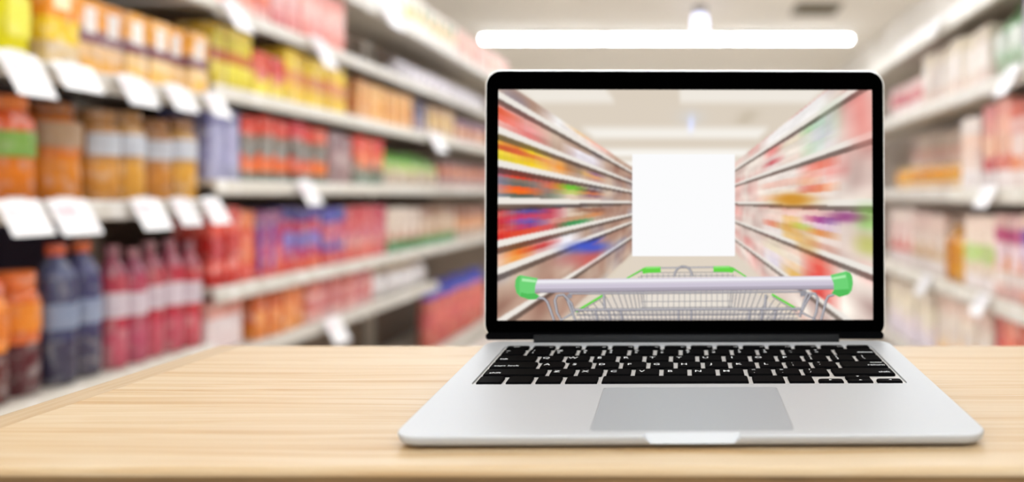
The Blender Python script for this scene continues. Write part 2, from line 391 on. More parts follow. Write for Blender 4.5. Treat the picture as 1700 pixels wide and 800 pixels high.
run('L', -.315, 120, 212, .105, .24, 'bottle', [(66, 60, 84), (66, 66, 104), (90, 94, 134)], ((140, 150, 176), .4, .58), (214, 92, 60), 'dark blue bottle with orange cap, ' + SN3, 'bottle')
run('L', -.315, 214, 358, .092, .225, 'bottle', [(196, 80, 100), (190, 54, 74), (170, 84, 104)], ((220, 204, 212), .42, .62), (170, 110, 120), 'red juice bottle with pale label, ' + SN3, 'bottle')
# far left bays
T5, T4, T3, T2, T1, T0 = 'top left shelf', 'left shelf above the yellow boxes', 'left shelf of yellow boxes', 'left shelf at eye level', 'left shelf below eye level', 'low left shelf above the table'
run('L', .60, 600, 690, .16, .10, 'bag', [(236, 232, 230), (228, 226, 222)], None, Wt, 'white bag, ' + T5, 'bag')
run('L', .60, 692, 765, .16, .13, 'carton', B((238, 228, 220), (240, 205, 160), (236, 224, 214)), ((110, 150, 110), .3, .7, .5, .9), None, 'white carton with green label, ' + T5, 'carton')
run('L', .60, 767, 850, .17, .13, 'carton', B((236, 206, 196), (240, 176, 160), (240, 200, 190)), None, None, 'pink and white carton, ' + T5, 'carton')
run('L', .41, 365, 468, .11, .14, 'carton', B((240, 176, 166), (232, 110, 90), (226, 96, 66), (240, 160, 150)), None, None, 'coral carton, ' + T4, 'carton')
run('L', .41, 470, 584, .12, .155, 'carton', B((226, 130, 125), (236, 160, 156), (238, 170, 160), (232, 150, 145)), ((240, 200, 196), .25, .75, .4, .7), None, 'pink carton, ' + T4, 'carton')
run('L', .41, 690, 812, .14, .085, 'bag', [(226, 218, 226), (232, 226, 232)], ((230, 225, 232), .25, .6), Wt, 'pale lilac bag, ' + T4, 'bag')
run('L', .232, 366, 431, .10, .138, 'carton', B((226, 206, 50), (238, 222, 60), (200, 110, 40), (226, 205, 60), (222, 190, 60)), ((214, 200, 60), .2, .6, .6, .9), None, 'lime yellow carton with brown band, ' + T3, 'carton')
run('L', .232, 433, 484, .10, .105, 'carton', B((240, 216, 70), (238, 200, 80), (214, 76, 66), (210, 70, 64)), None, None, 'carton with yellow bottom and red top, ' + T3, 'carton')
run('L', .232, 486, 588, .11, .142, 'carton', B((244, 206, 46), (240, 190, 60), (226, 130, 60), (244, 206, 50), (240, 200, 60)), None, None, 'golden yellow carton with orange band, ' + T3, 'carton')
run('L', .232, 606, 692, .13, .125, 'carton', B((238, 176, 110), (232, 150, 70), (234, 165, 90), (226, 170, 110)), ((240, 196, 130), .1, .4, .1, .9), None, 'orange tan carton, ' + T3, 'carton')
run('L', .232, 694, 720, .16, .12, 'carton', B((150, 130, 140), (92, 84, 110), (80, 70, 90)), None, None, 'dark bluish carton, ' + T3, 'carton')
run('L', .232, 722, 764, .16, .12, 'carton', B((216, 186, 150), (222, 180, 110), (196, 160, 120)), None, None, 'tan carton, ' + T3, 'carton')
run('L', .232, 766, 815, .17, .10, 'carton', B((200, 150, 140), (226, 160, 110), (150, 110, 140)), None, None, 'purple and orange carton, ' + T3, 'carton')
run('L', .03, 361, 419, .13, .158, 'carton', B((158, 158, 190), (150, 150, 188), (140, 140, 180), (110, 112, 160)), ((172, 172, 204), .2, .8, .2, .8), None, 'lavender grey carton, ' + T2, 'carton')
run('L', .03, 421, 556, .125, .158, 'carton', B((96, 104, 92), (238, 112, 40), (232, 96, 46), (112, 108, 100), (136, 118, 104), (224, 70, 50), (214, 64, 52)), None, None, 'red-orange carton with grey bands, ' + T2, 'carton')
run('L', .03, 558, 597, .13, .15, 'carton', B((160, 130, 128), (170, 136, 136), (156, 126, 130)), None, None, 'mauve grey carton, ' + T2, 'carton')
run('L', .03, 599, 648, .13, .15, 'carton', B((110, 130, 110), (150, 120, 100), (238, 100, 56), (230, 84, 60)), None, None, 'red-orange carton with green foot, ' + T2, 'carton')
run('L', .03, 650, 738, .17, .125, 'bag', [(222, 200, 176), (190, 200, 110), (116, 190, 60)], ((230, 214, 196), .1, .42), Wt, 'green topped bag, ' + T2, 'bag')
run('L', .03, 740, 816, .16, .11, 'carton', B((196, 160, 150), (150, 110, 120), (206, 120, 84), (120, 80, 80)), None, None, 'brown and purple carton, ' + T2, 'carton')
run('L', -.2, 364, 411, .085, .172, 'carton', B((190, 24, 34), (226, 70, 66), (176, 20, 30), (186, 24, 36), (224, 76, 70), (196, 36, 40)), None, None, 'deep red carton, ' + T1, 'carton')
run('L', -.2, 413, 440, .10, .17, 'carton', B((226, 70, 40), (236, 120, 60), (228, 90, 50), (236, 140, 90)), None, None, 'orange-red carton, ' + T1, 'carton')
run('L', -.2, 442, 482, .10, .165, 'carton', B((220, 70, 60), (216, 90, 110), (180, 60, 110), (150, 90, 130)), ((90, 90, 170), .0, .3, .1, .8), None, 'magenta carton with blue side strip, ' + T1, 'carton')
run('L', -.2, 484, 545, .11, .17, 'carton', B((226, 84, 50), (190, 60, 110), (110, 90, 180), (196, 60, 96), (90, 80, 150)), None, None, 'purple and red carton, ' + T1, 'carton')
run('L', -.2, 547, 582, .12, .165, 'carton', B((210, 80, 80), (90, 84, 170), (196, 80, 110), (84, 84, 170)), None, None, 'blue and red carton, ' + T1, 'carton')
run('L', -.2, 584, 652, .13, .165, 'carton', B((214, 90, 90), (220, 140, 136), (206, 80, 96), (196, 70, 90)), None, None, 'rose red carton, ' + T1, 'carton')
run('L', -.2, 654, 706, .15, .155, 'carton', B((60, 140, 80), (200, 150, 120), (228, 208, 190), (232, 216, 200)), None, None, 'cream carton with green foot, ' + T1, 'carton')
run('L', -.2, 708, 766, .16, .15, 'carton', B((70, 150, 90), (190, 150, 110), (206, 176, 150), (150, 110, 90)), None, None, 'brown carton with green foot, ' + T1, 'carton')
run('L', -.2, 768, 816, .17, .14, 'carton', B((196, 170, 150), (216, 140, 90), (150, 100, 80)), None, None, 'orange brown carton, ' + T1, 'carton')
run('L', -.345, 362, 421, .19, .115, 'carton', B((226, 206, 206), (232, 212, 212), (226, 150, 140)), None, None, 'pale pink carton, ' + T0, 'carton')
run('L', -.345, 438, 520, .11, .11, 'carton', B((238, 150, 60), (236, 126, 44), (226, 120, 50)), None, None, 'orange carton, ' + T0, 'carton')
run('L', -.345, 522, 632, .13, .115, 'carton', B((226, 170, 166), (206, 76, 74), (220, 130, 126), (206, 90, 84)), None, None, 'red and pink carton, ' + T0, 'carton')
run('L', -.345, 634, 724, .21, .13, 'bag', [(240, 236, 238), (238, 234, 236), (232, 206, 176)], None, Wt, 'white bag with tan top, ' + T0, 'bag')
run('L', -.62, 729, 816, .115, .265, 'bottle', [(206, 96, 84), (214, 110, 100), (70, 76, 180)], ((226, 120, 110), .3, .58), (50, 60, 170), 'red bottle with blue top beside the laptop', 'bottle')
# right bays
U0, U1, U2, U3, U4 = 'highest right shelf', 'upper right shelf', 'right shelf at eye level', 'right shelf below eye level', 'lowest right shelf'
run('R', .69, 1466, 1720, .15, .10, 'bag', [(242, 238, 236), (236, 232, 230)], None, Wt, 'white bag, ' + U0, 'bag')
run('R', .385, 1470, 1520, .12, .15, 'carton', B((236, 216, 212), (206, 100, 106), (226, 190, 186)), None, None, 'white carton with red band, ' + U1, 'carton')
run('R', .385, 1522, 1624, .13, .22, 'carton', B((236, 216, 204), (238, 226, 214), (232, 220, 206), (226, 212, 190)), ((240, 232, 226), .2, .8, .3, .7), None, 'cream carton, ' + U1, 'carton')
run('R', .385, 1626, 1674, .12, .27, 'bag', [(186, 214, 184), (216, 228, 212), (150, 200, 150)], ((226, 232, 222), .3, .6), Wt, 'pale green bag, ' + U1, 'bag')
run('R', .385, 1676, 1730, .13, .25, 'carton', B((226, 220, 226), (200, 186, 216), (210, 196, 220)), None, None, 'lavender carton, ' + U1, 'carton')
run('R', .02, 1468, 1576, .16, .11, 'jar', [(226, 166, 50), (220, 150, 40)], ((236, 216, 190), .1, .3), (236, 200, 130), 'squat amber jar, ' + U2, 'jar')
run('R', .02, 1452, 1578, .17, .29, 'carton', B((236, 206, 190), (238, 226, 216), (236, 196, 182), (240, 228, 220)), None, None, 'cream carton behind the squat amber jars', 'carton')
run('R', .02, 1580, 1612, .12, .27, 'carton', B((238, 230, 228), (236, 216, 206), (238, 200, 180), (238, 226, 218)), None, None, 'white and peach carton, ' + U2, 'carton')
run('R', .02, 1614, 1660, .14, .30, 'carton', B((238, 226, 224), (214, 110, 100), (238, 176, 140), (240, 170, 150), (238, 160, 150)), None, None, 'pink carton with red band, ' + U2, 'carton')
run('R', .02, 1662, 1730, .13, .29, 'carton', B((238, 222, 216), (236, 150, 110), (238, 206, 196), (236, 180, 170), (226, 120, 100)), None, None, 'peach and red carton, ' + U2, 'carton')
run('R', -.345, 1468, 1502, .14, .28, 'carton', B((238, 226, 222), (222, 120, 100), (238, 206, 196), (240, 222, 210)), None, None, 'white carton with coral band, ' + U3, 'carton')
run('R', -.345, 1504, 1550, .14, .27, 'carton', B((236, 226, 220), (214, 180, 130), (238, 216, 200), (238, 210, 196)), None, None, 'cream carton with olive band, ' + U3, 'carton')
run('R', -.345, 1552, 1582, .14, .22, 'bottle', [(226, 160, 40), (222, 154, 50), (230, 170, 70)], None, (232, 170, 80), 'amber bottle, ' + U3, 'bottle')
run('R', -.345, 1584, 1636, .14, .28, 'carton', B((238, 228, 226), (226, 206, 186), (184, 210, 110), (238, 216, 200), (240, 214, 200)), None, None, 'white carton with lime band, ' + U3, 'carton')
run('R', -.345, 1638, 1680, .14, .29, 'carton', B((226, 180, 170), (238, 222, 214), (236, 160, 100), (238, 206, 212), (196, 76, 126), (238, 196, 190)), None, None, 'pink carton with magenta band, ' + U3, 'carton')
run('R', -.345, 1682, 1730, .14, .29, 'carton', B((226, 170, 150), (238, 222, 214), (232, 150, 90), (220, 190, 220), (136, 90, 170), (238, 206, 190)), None, None, 'pink carton with violet band, ' + U3, 'carton')
run('R', -.70, 1464, 1540, .17, .29, 'carton', B((226, 216, 226), (236, 222, 226), (236, 222, 196), (222, 206, 186)), None, None, 'pale lilac carton, ' + U4, 'carton')
run('R', -.70, 1542, 1630, .15, .30, 'carton', B((236, 190, 110), (238, 206, 170), (238, 222, 206), (236, 206, 190)), None, None, 'cream carton with yellow foot, ' + U4, 'carton')
run('R', -.70, 1632, 1730, .14, .31, 'carton', B((226, 90, 84), (230, 80, 76), (232, 96, 84), (232, 120, 104)), None, None, 'bright red carton, ' + U4, 'carton')

for side, lv, p0, p1, wid, hv, kind, cols, lab, cap, words, cat in S:
    W = WL if side == 'L' else WR
    ya, yb = (YL(p0), YL(p1)) if side == 'L' else (YR(p1), YR(p0))
    n = max(1, round((yb - ya) / wid)); pitch = (yb - ya) / n
    w = pitch * .95; h = hv * W; d = min(.30, max(.09, w * 1.5)) if 'behind' not in words else .16
    if kind in ('jar', 'bottle', 'jug'): w = min(w, pitch * .97)
    rng = random.Random(int(p0 * 7 + lv * 100))
    proto = carton(w, h, d, cols, rng, lab) if kind == 'carton' else {'jar': jar, 'bottle': bottle, 'jug': jug, 'bag': bag}[kind](w, h, d, cols, lab, cap)
    for i in range(n):
        o = proto if i == 0 else copy_tree(proto)
        y = ya + (i + .5) * pitch
        X = -WL if side == 'L' else WR
        s = 1 if side == 'L' else -1
        o.location = (X - s * (.025 + rng.random() * .02 + (.17 if 'behind' in words else 0)), y, ZC + lv * W + .0005)
        o.rotation_euler = (0, 0, (0 if side == 'L' else math.pi) + rng.uniform(-.02, .02))
        o.scale = (1, rng.uniform(.96, 1.0), rng.uniform(.94, 1.0))
        k = i if side == 'L' else n - 1 - i
        o['label'] = words + (', %s from the left' % ORD[k] if n > 1 else '')
        o['category'] = cat; o['group'] = words.split(',')[0] + 's in a row'

# price cards hanging on the rails
def price_card(side, px, lv, w, h, where, red=True):
    W = WL if side == 'L' else WR
    y = YL(px) if side == 'L' else YR(px); s = 1 if side == 'L' else -1
    X = -WL if side == 'L' else WR
    t = empty('price_card', (X + s * .006, y, ZC + lv * W + .006), 0 if side == 'L' else math.pi)
    tag(t, where, 'price card', 'price cards on the shelf rails')
    a = math.radians(32); z1 = -h
    m = MB(); m.rings([[(.004 + math.sin(a) * q * h + k, yy, -q * h) for yy, q in ((-w/2, 0), (w/2, 0), (w/2, 1), (-w/2, 1))] for k in (0, .002)], [(246, 244, 244)])
    m.obj('card', M['flat'], t)
    m = MB(); m.rings([[(.0063 + math.sin(a) * q * h + k, yy, -q * h) for yy, q in ((-w*.4, .15), (w*.1, .15), (w*.1, .5), (-w*.4, .5))] for k in (0, .0006)], [(240, 222, 226) if red else (226, 222, 226)])
    m.obj('printed_patch', M['flat'], t)
    m = MB(); m.box(-.001, .007, -w*.2, w*.2, -.004, .006, (230, 230, 230)); m.obj('clip', M['flat'], t)
for px, lv, w, h, wh in (
    (18, .205, .12, .105, 'large white price card under the pale yellow jugs'),
    (112, .205, .14, .07, 'white price card under the orange and yellow carton'),
    (210, .205, .13, .085, 'white price card under the amber cartons, first of three from the left'),
    (284, .205, .12, .08, 'white price card under the amber cartons, second of three from the left'),
    (346, .205, .11, .08, 'white price card under the amber cartons, third of three from the left'),
    (20, -.012, .13, .085, 'white price card under the plain orange jars'),
    (102, -.012, .14, .09, 'white price card between green labelled jar and dark amber jar'),
    (232, -.012, .13, .09, 'white price card under the tan jars, first of three from the left'),
    (292, -.012, .11, .085, 'white price card under the tan jars, second of three from the left'),
    (342, -.012, .11, .085, 'white price card under the tan jars, third of three from the left'),
    (378, .41, .12, .10, 'white price card on the rail above the lime yellow cartons'),
    (521, .41, .14, .13, 'white price card on the rail above the golden yellow cartons'),
    (500, .03, .14, .10, 'white price card under the red-orange cartons with grey bands'),
    (716, .232, .22, .12, 'white price card under the dark bluish carton'),
    (545, -.345, .16, .11, 'white price card under the red and pink cartons near the table'),
    (640, .60, .2, .1, 'white price card on the top left rail, under the white bags')):
    price_card('L', px, lv, w, h, wh)
for px, lv, w, h, wh in (
    (1690, .385, .12, .09, 'white price card under the lavender cartons at right edge'),
    (1560, .69, .13, .06, 'white price card on the highest right rail'),
    (1650, .02, .13, .07, 'white price card under the pink cartons right of the laptop'),
    (1545, -.345, .13, .08, 'white price card below the amber bottle right of the laptop'),
    (1640, -.345, .12, .07, 'white price card under the carton with magenta band')):
    price_card('R', px, lv, w, h, wh, False)

# ------------------------------------------------------------------ table
TX0, TX1, TY0, TY1 = -.4246, .80, .4187, .7565
tab = tag(empty('wooden_table', ((TX0 + TX1) / 2, (TY0 + TY1) / 2, 0)), 'pale wooden table with rounded edge in front of the shelves', 'table')
def T(o):
    o.parent = tab; o.location = Vector(o.location) - Vector(tab.location); return o
TH = .005
strip = .029
joints = [TY0, .498, .575, .670, TY1]
for k in range(4):
    y0, y1 = joints[k], joints[k + 1]; cy = (y0 + y1) / 2
    x0, x1 = TX0 + strip, TX1; cx = (x0 + x1) / 2
    m = MB(); hx = (x1 - x0) / 2 - .00005
    a, b = y0 - cy, y1 - cy
    e = .00012
    if k == 0:
        prof = [(a + .003, -TH)] + [(a + .003 - .003*math.cos(t_), -.003 + .003*math.sin(t_)) for t_ in [math.radians(-40 + 130*i/8) for i in range(9)]]
    else:
        prof = [(a, -TH), (a, -e), (a + e, 0)]
    if k == 3:
        prof += [(b - .004 + .004*math.sin(t_), -.004 + .004*math.cos(t_)) for t_ in [math.radians(90*i/5) for i in range(6)]] + [(b, -TH)]
    else:
        prof += [(b - e, 0), (b, -e), (b, -TH)]
    m.rings([[(xx, yy, zz) for yy, zz in prof] for xx in (-hx, hx)], [(255, 255, 255)])
    o = m.obj('plank', M['wood']); o.location = (cx, cy, ZT); T(o)
# rounded strip closing the left end
m = MB(); prof = [(strip - .0001, -TH), (strip - .0001, 0)]
prof += [(.012 - .012*math.sin(t_), -.0045 + .0045*math.cos(t_)) for t_ in [math.radians(90*i/6) for i in range(7)]] + [(.001, -TH)]
m.rings([[(xx, yy, zz) for xx, zz in prof] for yy in (-(TY1-TY0)/2 + .0015, (TY1-TY0)/2 - .001)], [(255, 255, 255)])
o = m.obj('edge_strip', M['wood_edge']); o.location = (TX0, (TY0 + TY1)/2, ZT); T(o)
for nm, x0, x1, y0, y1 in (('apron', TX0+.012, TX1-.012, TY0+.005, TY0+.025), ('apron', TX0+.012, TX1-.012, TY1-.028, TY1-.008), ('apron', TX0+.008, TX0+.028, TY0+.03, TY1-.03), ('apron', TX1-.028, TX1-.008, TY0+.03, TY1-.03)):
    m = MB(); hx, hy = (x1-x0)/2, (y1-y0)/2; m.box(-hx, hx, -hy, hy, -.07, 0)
    o = m.obj(nm, M['wood_shaded']); o.location = ((x0+x1)/2, (y0+y1)/2, ZT - TH); T(o)
for x in (TX0 + .06, TX1 - .06):
    for y in (TY0 + .06, TY1 - .06):
        m = MB(); m.rings([[(q*.5*sx, q*.5*sy, z) for sx, sy in ((-1,-1),(1,-1),(1,1),(-1,1))] for q, z in ((.034, 0), (.05, ZT - TH))], [(255, 255, 255)])
        o = m.obj('leg', M['wood_shaded']); o.location = (x, y, 0); T(o)

# ------------------------------------------------------------------ laptop
D1, D2 = .447, .668
ZF = .0076; ZR = .0185
tilt = math.atan((ZR - ZF) / (D2 - D1))
lap = tag(empty('laptop', (.0008, D1, ZT), math.radians(.75)), 'open silver laptop with black keyboard and lit screen on wooden table', 'laptop')
BW, BD = .3145, .2245
def deck(x, s, t=0.0):
    return Vector((x, s*math.cos(tilt) - t*math.sin(tilt), ZF + s*math.sin(tilt) + t*math.cos(tilt)))
def rrect(x0, x1, y0, y1, r, n=6):
    pts = []
    for cx, cy, a0 in ((x1-r, y1-r, 0), (x0+r, y1-r, 90), (x0+r, y0+r, 180), (x1-r, y0+r, 270)):
        for i in range(n + 1):
            a = math.radians(a0 + 90*i/n); pts.append((cx + r*math.cos(a), cy + r*math.sin(a)))
    return pts
# base: wedge with rounded corners
rings = []
R0 = .013
for ins, kind in ((.0075, 0.0), (.0025, .12), (.0006, .38), (0, .72), (0, .9), (.0003, .97), (.0009, 1.0)):
    loop = []
    for x, y in rrect(-BW/2 + ins, BW/2 - ins, ins, BD - ins, R0 - ins*.6):
        top = deck(x, y)
        loop.append((top.x, top.y, .0012 + (top.z - .0012) * kind))
    rings.append(loop)
m = MB(); m.rings(rings, [(255, 255, 255)])
base = m.obj('base', M['alu'], lap)
def cutter(bm):
    me = bpy.data.meshes.new('cut'); bm.to_mesh(me); bm.free()
    return bpy.data.objects.new('cut', me)
def boolean(o, cut):
    C.objects.link(cut); cut.parent = o.parent
    md = o.modifiers.new('b', 'BOOLEAN'); md.operation = 'DIFFERENCE'; md.solver = 'EXACT'; md.object = cut
    dg = bpy.context.evaluated_depsgraph_get(); dg.update()
    me = bpy.data.meshes.new_from_object(o.evaluated_get(dg))
    o.modifiers.clear(); old = o.data; o.data = me; me.name = old.name; bpy.data.meshes.remove(old)
    cm = cut.data; bpy.data.objects.remove(cut); bpy.data.meshes.remove(cm)
def prism(loop2, t0, t1):
    bm = bmesh.new(); a = [bm.verts.new(deck(x, s, t0)) for x, s in loop2]; b = [bm.verts.new(deck(x, s, t1)) for x, s in loop2]
    n = len(a); bm.faces.new(list(reversed(a))); bm.faces.new(b)
    for i in range(n): bm.faces.new((a[i], a[(i+1) % n], b[(i+1) % n], b[i]))
    bmesh.ops.recalc_face_normals(bm, faces=bm.faces); return bm
KX, KS0, KROW = .1375, .1015, .01895
KS1 = KS0 + 5*KROW + .0095
boolean(base, cutter(prism(rrect(-KX - .0025, KX + .0025, KS0 - .002, KS1 + .002, .003), -.0013, .02)))
boolean(base, cutter(prism(rrect(-.0545, .0545, .0075, .0915, .003), -.0005, .02)))
# finger scoop in the front edge
bm = bmesh.new(); sc0 = []; sc1 = []
def scoop(x, z, y): return bm.verts.new((x, y, z))
prof = [(-.0262, .012), (-.0255, .0062), (-.0225, .0032), (.0225, .0032), (.0255, .0062), (.0262, .012)]
a = [scoop(x, z, -.01) for x, z in prof]; b = [scoop(x * .985, z, .0005 + max(0, z - .0032) * .9) for x, z in prof]
n = len(a)
bm.faces.new(a); bm.faces.new(list(reversed(b)))
for i in range(n): bm.faces.new((a[i], b[i], b[(i+1) % n], a[(i+1) % n]))
bmesh.ops.recalc_face_normals(bm, faces=bm.faces)
boolean(base, cutter(bm))
base.data.materials.clear(); base.data.materials.append(M['alu'])
# bright lip inside the scoop
m = MB(); m.rings([[(x * .97, y + .0004 + max(0, z - .0032) * .9, z) for x, z in prof[1:5] + [(.0260, .0075)] + [(-.0260, .0075)]] for y in (0, .0003)], [(255, 255, 255)])
tag(m.obj('finger_notch', M['alu'], lap), 'bright finger notch in the front edge')
# trackpad
bmp = prism(rrect(-.0540, .0540, .0080, .0910, .0026), -.0004, -.00015)
bm_obj('trackpad', bmp, M['pad'], lap)
bmp = prism(rrect(-KX - .0023, KX + .0023, KS0 - .0018, KS1 + .0018, .003), -.00128, -.0012)
bm_obj('keyboard_plate', bmp, M['well'], lap)
for x in (-.13, .13):
    for y in (.022, .195):
        m = MB(); m.lathe([(.006, 0), (.006, .0024 if y < .1 else .0022)], [(255, 255, 255)], 14); o = m.obj('rubber_foot', M['foot'], lap); o.location = (x, y, 0)

# keys
KG = .003
key_cache = {}
def key_mesh(w, d):
    k = (round(w, 5), round(d, 5))
    if k not in key_cache:
        bm = bmesh.new(); rings = []
        for ins, z in ((0, 0), (0, .0011), (.0004, .0017), (.0009, .0019)):
            rings.append([bm.verts.new((x, y, z)) for x, y in rrect(-w/2 + ins, w/2 - ins, -d/2 + ins, d/2 - ins, .0014, 2)])
        n = len(rings[0])
        for a, b in zip(rings, rings[1:]):
            for i in range(n): bm.faces.new((a[i], a[(i+1) % n], b[(i+1) % n], b[i]))
        bm.faces.new(rings[-1])
        me = bpy.data.meshes.new('key'); bm.to_mesh(me); bm.free(); me.materials.append(M['key']); key_cache[k] = me
    return key_cache[k]
text_cache = {}
def text_mesh(s, size, align):
    k = (s, size, align)
    if k not in text_cache:
        cu = bpy.data.curves.new('t', 'FONT'); cu.body = s; cu.size = size; cu.align_x = align; cu.align_y = 'CENTER'; cu.resolution_u = 2; cu.space_line = .85
        cu.offset = size * .012
        o = bpy.data.objects.new('t', cu); C.objects.link(o)
        dg = bpy.context.evaluated_depsgraph_get(); dg.update()
        me = bpy.data.meshes.new_from_object(o.evaluated_get(dg)); me.materials.clear(); me.materials.append(M['legend']); me.name = 'legend'
        bpy.data.objects.remove(o); bpy.data.curves.remove(cu); text_cache[k] = me
    return text_cache[k]
def tri_mesh(dx, dy):
    m = MB(); r = .0012
    m.quad([(dx*r - dy*r, dy*r + dx*r, 0), (-dx*r*.6 , -dy*r*.6, 0), (dx*r + dy*r, dy*r - dx*r, 0)][::-1]); return m.mesh('legend', M['legend'])
def key(x0, w, s0, d, texts):
    o = link('key', key_mesh(w, d), lap)
    o.location = deck(x0 + w/2, s0 + d/2, -.0011); o.rotation_euler = (tilt, 0, 0)
    for s, fx, fy, size, al in texts:
        me = text_mesh(s, size, al) if isinstance(s, str) else tri_mesh(*s)
        l = link('legend', me, o); l.location = ((fx - .5) * w, (fy - .5) * d, .00196)
    return o
def row(i): return KS1 - .0095 - (i) * KROW + (KROW - .0159) * 0   # front of row i (0 = function row)
KW = .016
L0 = -KX
# function row
fw = (2*KX + KG) / 14 - KG; s0 = KS1 - .0092
for i in range(14):
    tx = []
    if i == 0: tx = [('esc', .45, .5, .0036, 'CENTER')]
    elif i < 13: tx = [('F%d' % i, .84, .3, .0026, 'CENTER')]
    key(L0 + i*(fw + KG), fw, s0, .0092, tx)
rs = [KS0 + (4 - i) * KROW for i in range(5)]     # number, qwerty, home, shift, bottom
def letters(x, s, chars):
    for ch in chars:
        if '\n' in ch:
            a, b = ch.split('\n'); tx = [(a, .24, .68, .0048, 'CENTER'), (b, .24, .30, .0048, 'CENTER')]
        else: tx = [(ch, .27, .48, .0064, 'CENTER')]
        key(x, KW, s, KW, tx); x += KW + KG
    return x
x = letters(L0, rs[0], ['~\n`', '!\n1', '@\n2', '#\n3', '$\n4', '%\n5', '^\n6', '&\n7', '*\n8', '(\n9', ')\n0', '_\n-', '+\n='])
key(x, KX - x, rs[0], KW, [('delete', .93, .26, .0046, 'RIGHT')])
key(L0, .028, rs[1], KW, [('tab', .10, .3, .0046, 'LEFT')])
x = letters(L0 + .028 + KG, rs[1], list('QWERTYUIOP') + ['{\n[', '}\n]', '|\n\\'])
cw = (2*KX - 11*(KW + KG) - KG) / 2
key(L0, cw, rs[2], KW, [('caps lock', .09, .28, .0046, 'LEFT')])
x = letters(L0 + cw + KG, rs[2], list('ASDFGHJKL') + [':\n;', '"\n\''])
key(x, KX - x, rs[2], KW, [('enter', .94, .72, .0040, 'RIGHT'), ('return', .94, .28, .0046, 'RIGHT')])
sw = (2*KX - 10*(KW + KG) - KG) / 2
key(L0, sw, rs[3], KW, [('shift', .09, .28, .0046, 'LEFT')])
x = letters(L0 + sw + KG, rs[3], list('ZXCVBNM') + ['<\n,', '>\n.', '?\n/'])
key(x, KX - x, rs[3], KW, [('shift', .93, .28, .0046, 'RIGHT')])
x = L0
for w in (KW, KW, KW, .0205, .095, .0205, KW):
    key(x, w, rs[4], KW, []); x += w + KG
hh = .0076
key(x, KW, rs[4], hh, [((-1, 0), .5, .5, 0, '')]); x += KW + KG
key(x, KW, rs[4], hh, [((0, -1), .5, .5, 0, '')]); key(x, KW, rs[4] + hh + .0006, hh, [((0, 1), .5, .5, 0, '')]); x += KW + KG
key(x, KX - x, rs[4], hh, [((1, 0), .5, .5, 0, '')])

# lid: built in its own frame (x right, z up, -y towards the viewer)
K = D2 / F
LW, LH = 668 * K, 450 * K
lean = math.radians(1.2)
lid_pos = Vector((-.0022, D2 - D1 + .001, ZR + .0012))
def px(x, y): return ((x - 1137.5) * K, (566 - y) * K)
def plate(loop, y0, y1):
    bm = bmesh.new(); a = [bm.verts.new((x, y0, z)) for x, z in loop]; b = [bm.verts.new((x, y1, z)) for x, z in loop]; n = len(a)
    bm.faces.new(a); bm.faces.new(list(reversed(b)))
    for i in range(n): bm.faces.new((a[i], b[i], b[(i+1) % n], a[(i+1) % n]))
    bmesh.ops.recalc_face_normals(bm, faces=bm.faces); return bm
def lid_outline(ins, r=.0125):
    pts = rrect(-LW/2 + ins, LW/2 - ins, ins, LH - ins, r - ins*.7, 8)
    rb = .0035
    out = []
    for x, z in pts:
        out.append((x, z))
    return out
lm = MB(); rg = []
for ins, y in ((.006, .0062), (.001, .0052), (0, .004), (0, .0012), (.0004, .0003), (.0012, 0)):
    rg.append([(x, y, z) for x, z in lid_outline(ins)])
lm.rings(rg, [(255, 255, 255)])
lid = lm.obj('lid', M['alu_rim'], lap); lid.location = lid_pos; lid.rotation_euler = (-lean, 0, 0)
tag(lid, 'black framed screen lid with a thin bright rim')
bm_obj('bezel', plate(lid_outline(.0011), -.0004, .0002), M['bezel'], lid)
# darker lower strip and hinge bar
x0, z0 = px(807, 565); x1, z1 = px(1468, 553)
bm_obj('lower_strip', plate(rrect(x0, x1, z0, z1, .0025), -.0012, -.0003), M['hinge'] if False else M['key'], lid)
hb = MB(); rr = .0036; x0 = px(887, 0)[0]; x1 = px(1392, 0)[0]
hb.rings([[(xx, -.001 + rr*math.cos(a), .0008 + rr*math.sin(a)) for a in [2*math.pi*i/16 for i in range(16)]] for xx in (x0, x1)], [(255, 255, 255)])
hbo = hb.obj('hinge_bar', M['hinge'], lap, True); hbo.location = lid_pos
for p in hbo.data.polygons:
    if len(p.vertices) > 4: p.use_smooth = False

